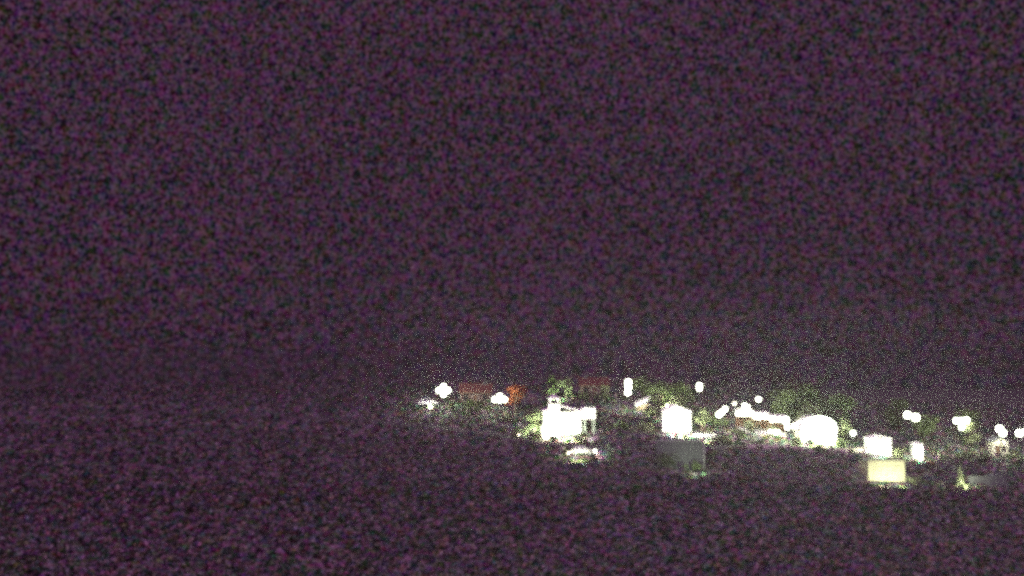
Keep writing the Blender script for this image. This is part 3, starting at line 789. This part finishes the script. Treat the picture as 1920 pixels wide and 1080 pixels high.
walls(bo, 1.6, 1.6, 2.45, M_white, 1.5)
b = MB(); b.lathe([(1.2, 2.453), (1.15, 2.52), (.1, 2.9), (.01, 2.92)], 0, .8, 20); b.build('roof', M_white, bo, True)
door(bo, 0, 0, .85, 2.0, 0, M_white)
flood('floodlight before the narrow white gate booth', 68.4, 184.0, 0, 36, 1500, group='floodlights at the lodge and the gate booth', r=.2)
bush('green bush between the lodge and the gate booth', 65.3, 185.2, 1.9, 2.6, M_leaf2, 500, seed=31)
ga_ = thing('garage', 'low flat roofed garage with pale yellow front wall', 'garage', 58.4, 172.8, 0, None)
b = MB(); b.box(-2.85, 2.85, 0, 4.5, -.25, 3.0); b.build('wall', M_yellow, ga_)
for k in range(4):
    b = MB(); b.box(-2.1, 2.1, -.07, -.003, -.1 + k * .6, -.1 + k * .6 + .57); b.box(-1.9, 1.9, -.09, -.072, .02 + k * .6, .34 + k * .6); b.build('door_panel', M_yellow, ga_)
b = MB(); b.box(-.2, .2, -.13, -.092, 1.0, 1.05); b.build('handle', M_metal, ga_)
b = MB(); b.box(-2.95, 2.95, .3, 4.6, 3.003, 3.12); b.build('roof', M_slate, ga_)
b = MB(); b.box(-2.9, 2.9, .05, .28, 3.003, 3.2); b.build('parapet', M_yellow, ga_)
b = MB(); b.box(-2.9, 2.9, -.12, 4.52, -2, -.253); b.build('plinth', M_stone, ga_)
flood('left lamp on the ground before the pale yellow garage', 57.0, 169.2, 0, 26, 300, group='small floodlights', r=.16, col=NEUT)
flood('right lamp on the ground before the pale yellow garage', 59.9, 169.2, 0, 26, 300, group='small floodlights', r=.16, col=NEUT)
bush('lit green bush at the right corner of the yellow garage', 62.4, 171.6, 1.3, 2.0, M_leaf2, 350, seed=32)
lamp('twin globe street lamp above the gate booth', 68.4, 188.8, 5.8, [(-.78, .42, .52), (.62, 0, .56)], 1300)
lamp('street lamp of four globes in a downward triangle', 78.3, 192.5, 5.0, [(-.85, .25, .42), (0, .2, .46), (.9, .35, .44), (.05, -.85, .42)], 2600)
tree('grey green tree at the right of the triangle lamp', 80.6, 194.0, 4.6, 3.4, M_leaf2, 700, 33, .15)
tree('dark tree left of the triangle lamp', 74.0, 198.5, 5.4, 4.6, M_leaf, 900, 34, .2)
tree('lone tree on the ridge above the twin globe lamp', 71.5, 206.0, 6.2, 5.0, M_leaf, 900, 35, .2)
tree('ridge tree between the triangle lamp and the right edge', 84.0, 203.0, 6.0, 5.2, M_leaf, 900, 36, .2)
lamp('street lamp of two globes at the left of the right end pair', 83.6, 189.0, 5.0, [(-.25, .35, .50), (.30, -.35, .50)], 1500)
hf = thing('cottage', 'small pale cottage under the right end pair of lamps', 'house', 84.6, 191.6, 0, None)
walls(hf, 2.6, 3, 2.5, M_cream, gable=.6, axis='y'); roof_y(hf, 2.6, 3, 2.5, .6, M_slate, .15)
door(hf, -.5, 0, .8, 1.9, 0); window(hf, .6, 1.4, .6, .8, 0)
bush('pale bush before the small cottage at the right end', 85.2, 189.2, 1.4, 2.4, M_leaf2, 400, seed=37)
lamp('rightmost street lamp, two globes at the edge of view', 86.4, 187.6, 4.9, [(-.3, .1, .50), (.75, .3, .46)], 1300)
bush('small pale conical shrub lit on the dark bank', 68.6, 169.8, 3.9, 1.5, M_leaf2, 420, seed=38, cone=True, name='conical_shrub', cat='shrub')
bush('low pale green tuft at the foot of the conical shrub', 69.6, 169.2, 1.0, 1.8, M_leaf2, 260, seed=39)
flood('added floodlight on the bank before the pale conical shrub', 69.0, 167.4, 8, 34, 650, group='small floodlights', r=.16, col=NEUT, stand=1.0)  # added lamp to brighten the shrub, lens out of sight
flood('weak floodlight before the dim stone garden wall', 73.6, 169.0, 0, 12, 9, group='small floodlights', r=.12, col=COOL)
gw = thing('garden_wall', 'dim stone garden wall right of the conical shrub', 'wall', 73.2, 171.4, 3, None)
b = MB(); b.box(-2.6, 3.2, 0, .4, -1, 1.6); b.build('wall', M_stone, gw); b = MB(); b.box(-2.66, 3.26, -.06, .46, 1.603, 1.72); b.build('coping', M_stone, gw)

# hedges and shrubs caught in the lamplight between the buildings
for k, (lab, bx, by, bh, bw, mm) in enumerate((
    ('round bush on the bank between the chapel gallery and the cube house', 19.4, 198.6, 1.6, 3.4, M_leaf),
    ('second bush on the bank, nearer the cube house', 23.4, 197.0, 1.8, 3.4, M_leaf2),
    ('bush uphill of the chapel gallery roof', 14.8, 205.4, 2.0, 3.6, M_leaf),
    ('green bush under the single globe lamp', 34.6, 204.8, 2.0, 3.8, M_leaf2),
    ('green bush behind the three rising globes', 38.2, 201.4, 2.2, 3.4, M_leaf),
    ('bush on the bank over the back of the pavilion', 47.6, 206.6, 2.2, 4.4, M_leaf2),
    ('bush beside the lane above the lodge roof', 64.6, 196.8, 2.2, 4.6, M_leaf),
    ('dark green bush on the bank below the triangle lamp', 76.4, 188.4, 1.8, 3.6, M_leaf),
    ('bush on the bank between the gate booth and the right end cottage', 80.2, 188.0, 1.6, 3.2, M_leaf2),
    ('low bush on the verge before the white terrace wall', 37.4, 196.0 - 3.0, 1.2, 2.6, M_leaf))):
    bush(lab, bx, by, bh, bw, mm, 480, seed=90 + k)

# ------------------------------------------------------------------ haze added to give the lamps bloom-like halos
b = MB(); b.box(-760, 760, -140, 860, -60, 34)
hzm = bpy.data.materials.new('night_haze'); hzm.use_nodes = True
t = hzm.node_tree; t.nodes.clear()
o_ = t.nodes.new('ShaderNodeOutputMaterial'); pv_ = t.nodes.new('ShaderNodeVolumePrincipled')
pv_.inputs['Color'].default_value = (.92, .92, .92, 1); pv_.inputs['Density'].default_value = 0.0006; pv_.inputs['Anisotropy'].default_value = 0.8
t.links.new(pv_.outputs[0], o_.inputs['Volume'])
hb = b.build('haze', hzm); hb['kind'] = 'stuff'
